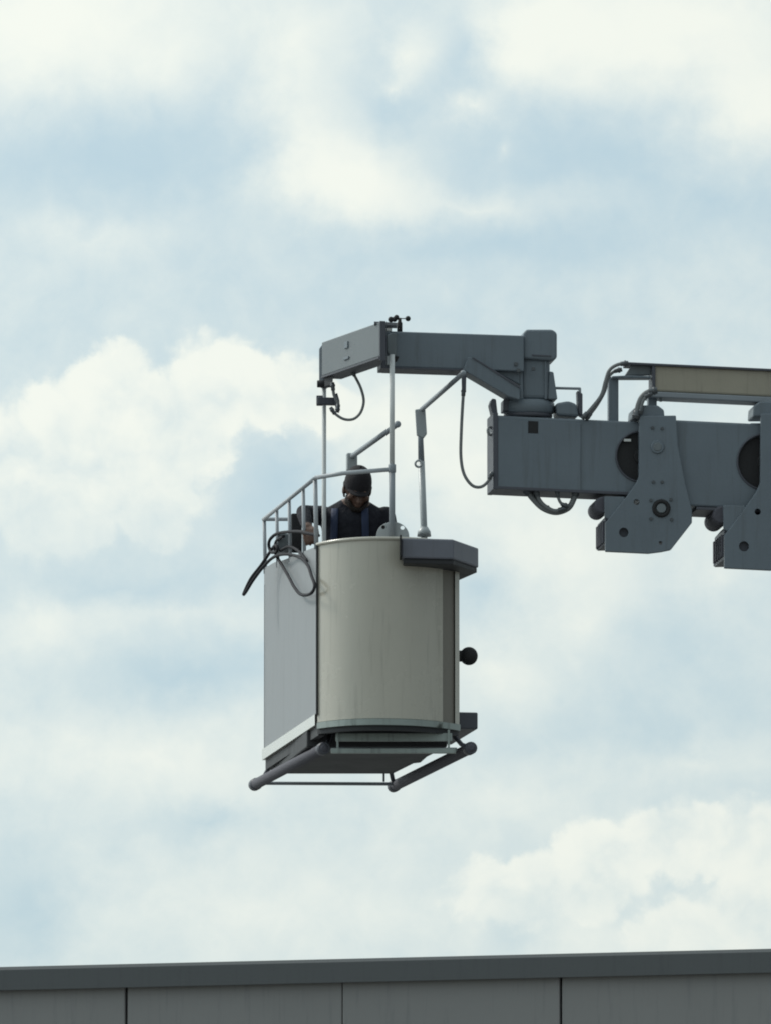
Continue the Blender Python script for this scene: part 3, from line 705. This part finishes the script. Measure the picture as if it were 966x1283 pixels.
g = G(); g.tube(curve([P(x, y, d - .06) for x, y, d in path], 6), .0098, 8)
pc = g.build('power_cable', cablem); tag(pc, 'dark loose power cable looped over the cradle railing and hanging outside', 'cable')
g = G(); g.tube(curve([P(x, y, d) for x, y, d in [(352, 690, 1.25), (362, 685, 1.1), (371, 688, .9), (378, 694, .6), (385, 703, .3)]], 6), .009, 8); g.build('cable_end', cablem, pc)

# ------------------------------------------------------------------ worker standing in the cradle
def build_person():
    skin = mat('skin', (.15, .085, .062), .5, var=.08, scale=20, bump=.03)
    shirt = mat('navy_cloth', (.010, .011, .019), .85, var=.3, scale=14, bump=.9, bscale=16)
    trous = mat('work_trousers', (.022, .03, .055), .85, var=.2, scale=14, bump=.2, bscale=90)
    strapm = mat('blue_strap', (.022, .036, .085), .7, bump=.1)
    capm = mat('cap_cloth', (.016, .014, .018), .85, var=.2, scale=20, bump=.2, bscale=120)
    hairm = mat('dark_hair', (.026, .018, .014), .7, var=.3, scale=60, bump=.5, bscale=300)
    boot = mat('boot_leather', (.02, .018, .016), .6)
    base = on_floor(442, 1.0, z0 + .026)
    pers = empty('person', base, 'worker in dark cap and navy shirt with blue straps looking down inside the cradle', 'person')
    V = Vector
    bm_parts = G()
    def loft(rings, n=28):
        bm = bmesh.new(); rr = []
        for z, cx, cy, rx, ry in rings:
            rr.append([bm.verts.new((cx + rx * math.cos(2 * math.pi * i / n), cy + ry * math.sin(2 * math.pi * i / n), z)) for i in range(n)])
        for a, b in zip(rr, rr[1:]):
            for i in range(n): bm.faces.new((a[i], a[(i + 1) % n], b[(i + 1) % n], b[i]))
        bm.faces.new(rr[0][::-1]); bm.faces.new(rr[-1]); bm_parts.add(bm)
    torso = [(.80, 0, .03, .155, .115), (.90, 0, .03, .172, .125), (1.00, 0, .025, .160, .118), (1.10, 0, .01, .165, .118), (1.20, 0, -.005, .182, .125),
             (1.28, 0, -.015, .192, .122), (1.33, 0, -.012, .196, .108), (1.37, .003, -.01, .165, .090), (1.40, .005, -.02, .110, .072), (1.425, .008, -.032, .068, .062)]
    loft(torso)
    def limb(pts, rs):
        bm_parts.tube(pts, rs, 16)
        for p, r in zip(pts, rs): bm_parts.ball(V(p), r)
    limb([(.008, -.022, 1.38), (.016, -.055, 1.42), (.022, -.075, 1.455)], [.064, .058, .056])
    # raised right arm reaching forward to the cable
    sh, el, wr = V((-.185, -.01, 1.325)), V((-.295, -.20, 1.325)), V((-.268, -.40, 1.205))
    limb([sh, (sh + el) / 2, el], [.062, .052, .044]); limb([el, el.lerp(wr, .35), wr], [.044, .043, .030])
    sh2, el2, wr2 = V((.196, -.01, 1.318)), V((.262, -.05, 1.06)), V((.13, -.26, 1.00))
    limb([sh2, (sh2 + el2) / 2, el2], [.064, .054, .045]); limb([el2, el2.lerp(wr2, .35), wr2], [.045, .043, .030])
    hands = []
    def hand(w, d, sidev):
        d = d.normalized(); sidev = (sidev - d * sidev.dot(d)).normalized(); nrm = d.cross(sidev)
        pal = w + d * .055; hands.append(pal)
        for k in (-.5, -.17, .17, .5):
            bm_parts.tube([w + sidev * k * .03, pal + sidev * k * .062], [.020, .015], 10); bm_parts.ball(pal + sidev * k * .062, .0135)
        for i, k in enumerate((-.5, -.17, .17, .5)):
            L = (.060, .074, .070, .056)[i]; p0 = pal + sidev * k * .064; p1 = p0 + d * L * .5 - nrm * .012; p2 = p1 + d * L * .25 - nrm * .026; p3 = p2 - d * L * .08 - nrm * .024
            bm_parts.tube([p0, p1, p2, p3], [.0105, .0098, .009, .0075], 8)
            for p, r in ((p1, .0098), (p2, .009), (p3, .0075)): bm_parts.ball(p, r)
        t0 = w + d * .02 + sidev * .024; t1 = t0 + sidev * .028 + d * .028; t2 = t1 + d * .030 - nrm * .016
        bm_parts.tube([t0, t1, t2], [.015, .012, .010], 8); bm_parts.ball(t1, .012); bm_parts.ball(t2, .010)
    hand(wr, wr - el, V((1, 0, .3))); hand(wr2, V((-.4, -.7, -.1)), V((-.4, .1, .9)))
    for s in (-1, 1):
        hip, kn, an = V((.092 * s, .03, .82)), V((.105 * s, .01, .46)), V((.115 * s, .04, .085))
        limb([hip, hip.lerp(kn, .5), kn], [.092, .076, .056]); limb([kn, kn.lerp(an, .35), an], [.056, .056, .040])
        f = V((.12 * s, -.05, .045)); limb([V((.115 * s, .06, .045)), f, V((.125 * s, -.13, .036))], [.042, .046, .036])
    # head, bowed and turned a little to the right
    H = Matrix.Translation((.030, -.098, 1.474)) @ Matrix.Rotation(R(9), 4, 'Z') @ Matrix.Rotation(R(31), 4, 'X') @ Matrix.Rotation(R(4), 4, 'Y')
    hb_ = G()
    hb_.ball(V((0, .012, .022)), .1, .76, .98, .98, 24); hb_.ball(V((0, -.02, -.045)), .1, .60, .74, .72, 20)
    hb_.ball(V((0, -.055, -.095)), .03, 1.1, .9, .8); hb_.ball(V((0, -.082, .022)), .02, 2.4, .8, .6)
    hb_.tube([(0, -.088, .012), (0, -.105, -.018), (0, -.112, -.034)], [.010, .013, .016], 10); hb_.ball(V((0, -.110, -.036)), .016)
    hb_.ball(V((0, -.090, -.066)), .012, 2.0, .8, .55); hb_.ball(V((0, -.088, -.078)), .012, 1.7, .8, .55)
    for s in (-1, 1):
        hb_.ball(V((s * .080, .012, -.012)), .03, .35, .75, 1.1); hb_.ball(V((s * .042, -.070, -.022)), .026, 1.1, .7, .8); hb_.ball(V((s * .032, -.086, .004)), .012)
    hb_.tube([(0, .03, -.06), (0, .035, -.12)], .055, 16)
    bmesh.ops.transform(hb_.bm, matrix=H, verts=hb_.bm.verts[:])
    bm_parts.add(hb_.bm)
    bmesh.ops.recalc_face_normals(bm_parts.bm, faces=bm_parts.bm.faces[:])
    bmesh.ops.translate(bm_parts.bm, verts=bm_parts.bm.verts[:], vec=base)
    body = bm_parts.build('body', skin, pers, origin=base)
    md = body.modifiers.new('r', 'REMESH'); md.mode = 'VOXEL'; md.voxel_size = .0065; md.use_smooth_shade = True
    sm = body.modifiers.new('s', 'SMOOTH'); sm.factor = .5; sm.iterations = 4
    bpy.context.view_layer.update(); dg = bpy.context.evaluated_depsgraph_get()
    me = bpy.data.meshes.new_from_object(body.evaluated_get(dg)); body.modifiers.clear(); body.data = me
    me.materials.clear()
    for m in (skin, shirt, trous, boot): me.materials.append(m)
    hc = H @ V((0, 0, 0))
    for p in me.polygons:
        c = p.center
        hd = min((c - h).length for h in hands)
        if (c - wr).dot((wr - el).normalized()) > -.02 and (c - wr).length < .2 or (c - wr2).dot((wr2 - el2).normalized()) > -.02 and (c - wr2).length < .2 and c.z > .9: i = 0
        elif c.z > 1.415 or (c - hc).length < .118 or (c.z > 1.36 and c.y < -.085 and abs(c.x - .02) < .035): i = 0
        elif c.z > .93 or abs(c.x) > .21: i = 1
        elif c.z > .1: i = 2
        else: i = 3
        p.material_index = i; p.use_smooth = True
    # cap: crown and peak
    g = G(); n = 28; rings = []
    for k in range(9):
        ph = k / 8 * math.pi / 2; z = .108 * math.sin(ph); r = math.cos(ph) ** .8 if k < 8 else .02
        rings.append([V((.083 * r * math.cos(2 * math.pi * i / n), .012 + .107 * r * math.sin(2 * math.pi * i / n), .036 + z)) for i in range(n + 1)])
    rings.insert(0, [V((.0825 * math.cos(2 * math.pi * i / n), .012 + .106 * math.sin(2 * math.pi * i / n), .012 + (.0 if math.sin(2 * math.pi * i / n) < 0 else -.018))) for i in range(n + 1)])
    g.sheet(rings); bmesh.ops.remove_doubles(g.bm, verts=g.bm.verts[:], dist=1e-5)
    g.ball(V((0, .012, .146)), .007)
    bmesh.ops.transform(g.bm, matrix=Matrix.Translation(base) @ H, verts=g.bm.verts[:]); cap = g.build('cap', capm, pers)
    g = G(); top, bot = [], []
    for i in range(17):
        a = math.pi + math.pi * (i / 16); e = math.sin((i / 16) * math.pi)
        x = .078 * math.cos(a); y0 = .012 + .104 * math.sin(a); drop = -.012 - .022 * (abs(x) / .078) ** 2 * 1.0
        top.append([V((x, y0 + .004, .030)), V((x * .99, y0 - .032 * e, .026 + drop * .4)), V((x * .93, y0 - .046 * e, .026 + drop * .6))])
    rows = [[top[i][j] for i in range(17)] for j in range(3)]
    rows2 = [[p - V((0, 0, .005)) for p in r] for r in reversed(rows)]
    g.sheet(rows + rows2 + [rows[0]]); bmesh.ops.transform(g.bm, matrix=Matrix.Translation(base) @ H, verts=g.bm.verts[:]); g.build('peak', capm, cap)
    # beard hugging the jaw and hair below the cap
    g = G(); rows = []
    for j in range(9):
        row = []
        for i in range(27):
            a = R(192) + R(156) * i / 26; f = max(0.0, -math.sin(a)) ** 3
            zt = -.022 - .056 * f; zb = -.072 - .046 * f; zz = zt + (zb - zt) * j / 8
            k = math.sqrt(max(.12, 1 - ((zz + .045) / .078) ** 2))
            row.append(V((.0665 * k * math.cos(a), -.020 + .080 * k * math.sin(a) - .016 * math.exp(-((zz + .095) / .022) ** 2) * f, zz)))
        rows.append(row)
    g.sheet(rows); 
    for v in g.bm.verts: v.co += V((random.uniform(-1, 1), random.uniform(-1, 1), random.uniform(-1, 1))) * .0012
    bmesh.ops.transform(g.bm, matrix=Matrix.Translation(base) @ H, verts=g.bm.verts[:]); bd = g.build('beard', hairm, pers)
    so = bd.modifiers.new('t', 'SOLIDIFY'); so.thickness = .010; so.offset = -1
    g = G(); rows = []
    for j in range(5):
        zz = .022 - .075 * j / 4
        rows.append([V((.080 * (1 - .12 * j / 4) * math.cos(a), .012 + .103 * (1 - .1 * j / 4) * math.sin(a), zz)) for a in [R(-12) + R(204) * i / 24 for i in range(25)]])
    g.sheet(rows); bmesh.ops.transform(g.bm, matrix=Matrix.Translation(base) @ H, verts=g.bm.verts[:]); hr = g.build('hair', hairm, pers)
    so = hr.modifiers.new('t', 'SOLIDIFY'); so.thickness = .008; so.offset = -1
    # straps over the shoulders
    def surf(x, z):
        for a, b in zip(torso, torso[1:]):
            if a[0] <= z <= b[0]:
                t = (z - a[0]) / (b[0] - a[0]); c = [a[i] + (b[i] - a[i]) * t for i in range(5)]
                q = 1 - ((x - c[1]) / c[3]) ** 2
                return c[2] - c[4] * math.sqrt(max(q, .02))
        return -.1
    for sx in (-.120, .085):
        g = G(); rows = []
        for j in range(15):
            z = .93 + .425 * j / 14; xm = sx * (1 - .12 * j / 14)
            rows.append([V((xm + o, surf(xm + o, z) - .011, z)) for o in (-.021, -.007, .007, .021)])
        for k, (yy, zz) in enumerate(((-.03, 1.388), (.03, 1.395), (.09, 1.36))):
            rows.append([V((sx * .86 + o, yy, zz - abs(sx) * .12)) for o in (-.021, -.007, .007, .021)])
        g.sheet(rows); bmesh.ops.translate(g.bm, verts=g.bm.verts[:], vec=base); st = g.build('strap', strapm, pers)
        so = st.modifiers.new('t', 'SOLIDIFY'); so.thickness = .006; so.offset = 0
    # open collar
    for s in (-1, 1):
        g = G(); pts = [V((.008 + s * .018, -.098, 1.352)), V((.008 + s * .068, -.088, 1.372)), V((.008 + s * .074, -.045, 1.418)), V((.008 + s * .045, -.082, 1.408))]
        g.prism([base + p for p in pts], V((0, .012, .004)), .003); g.build('collar', shirt, pers)
build_person()
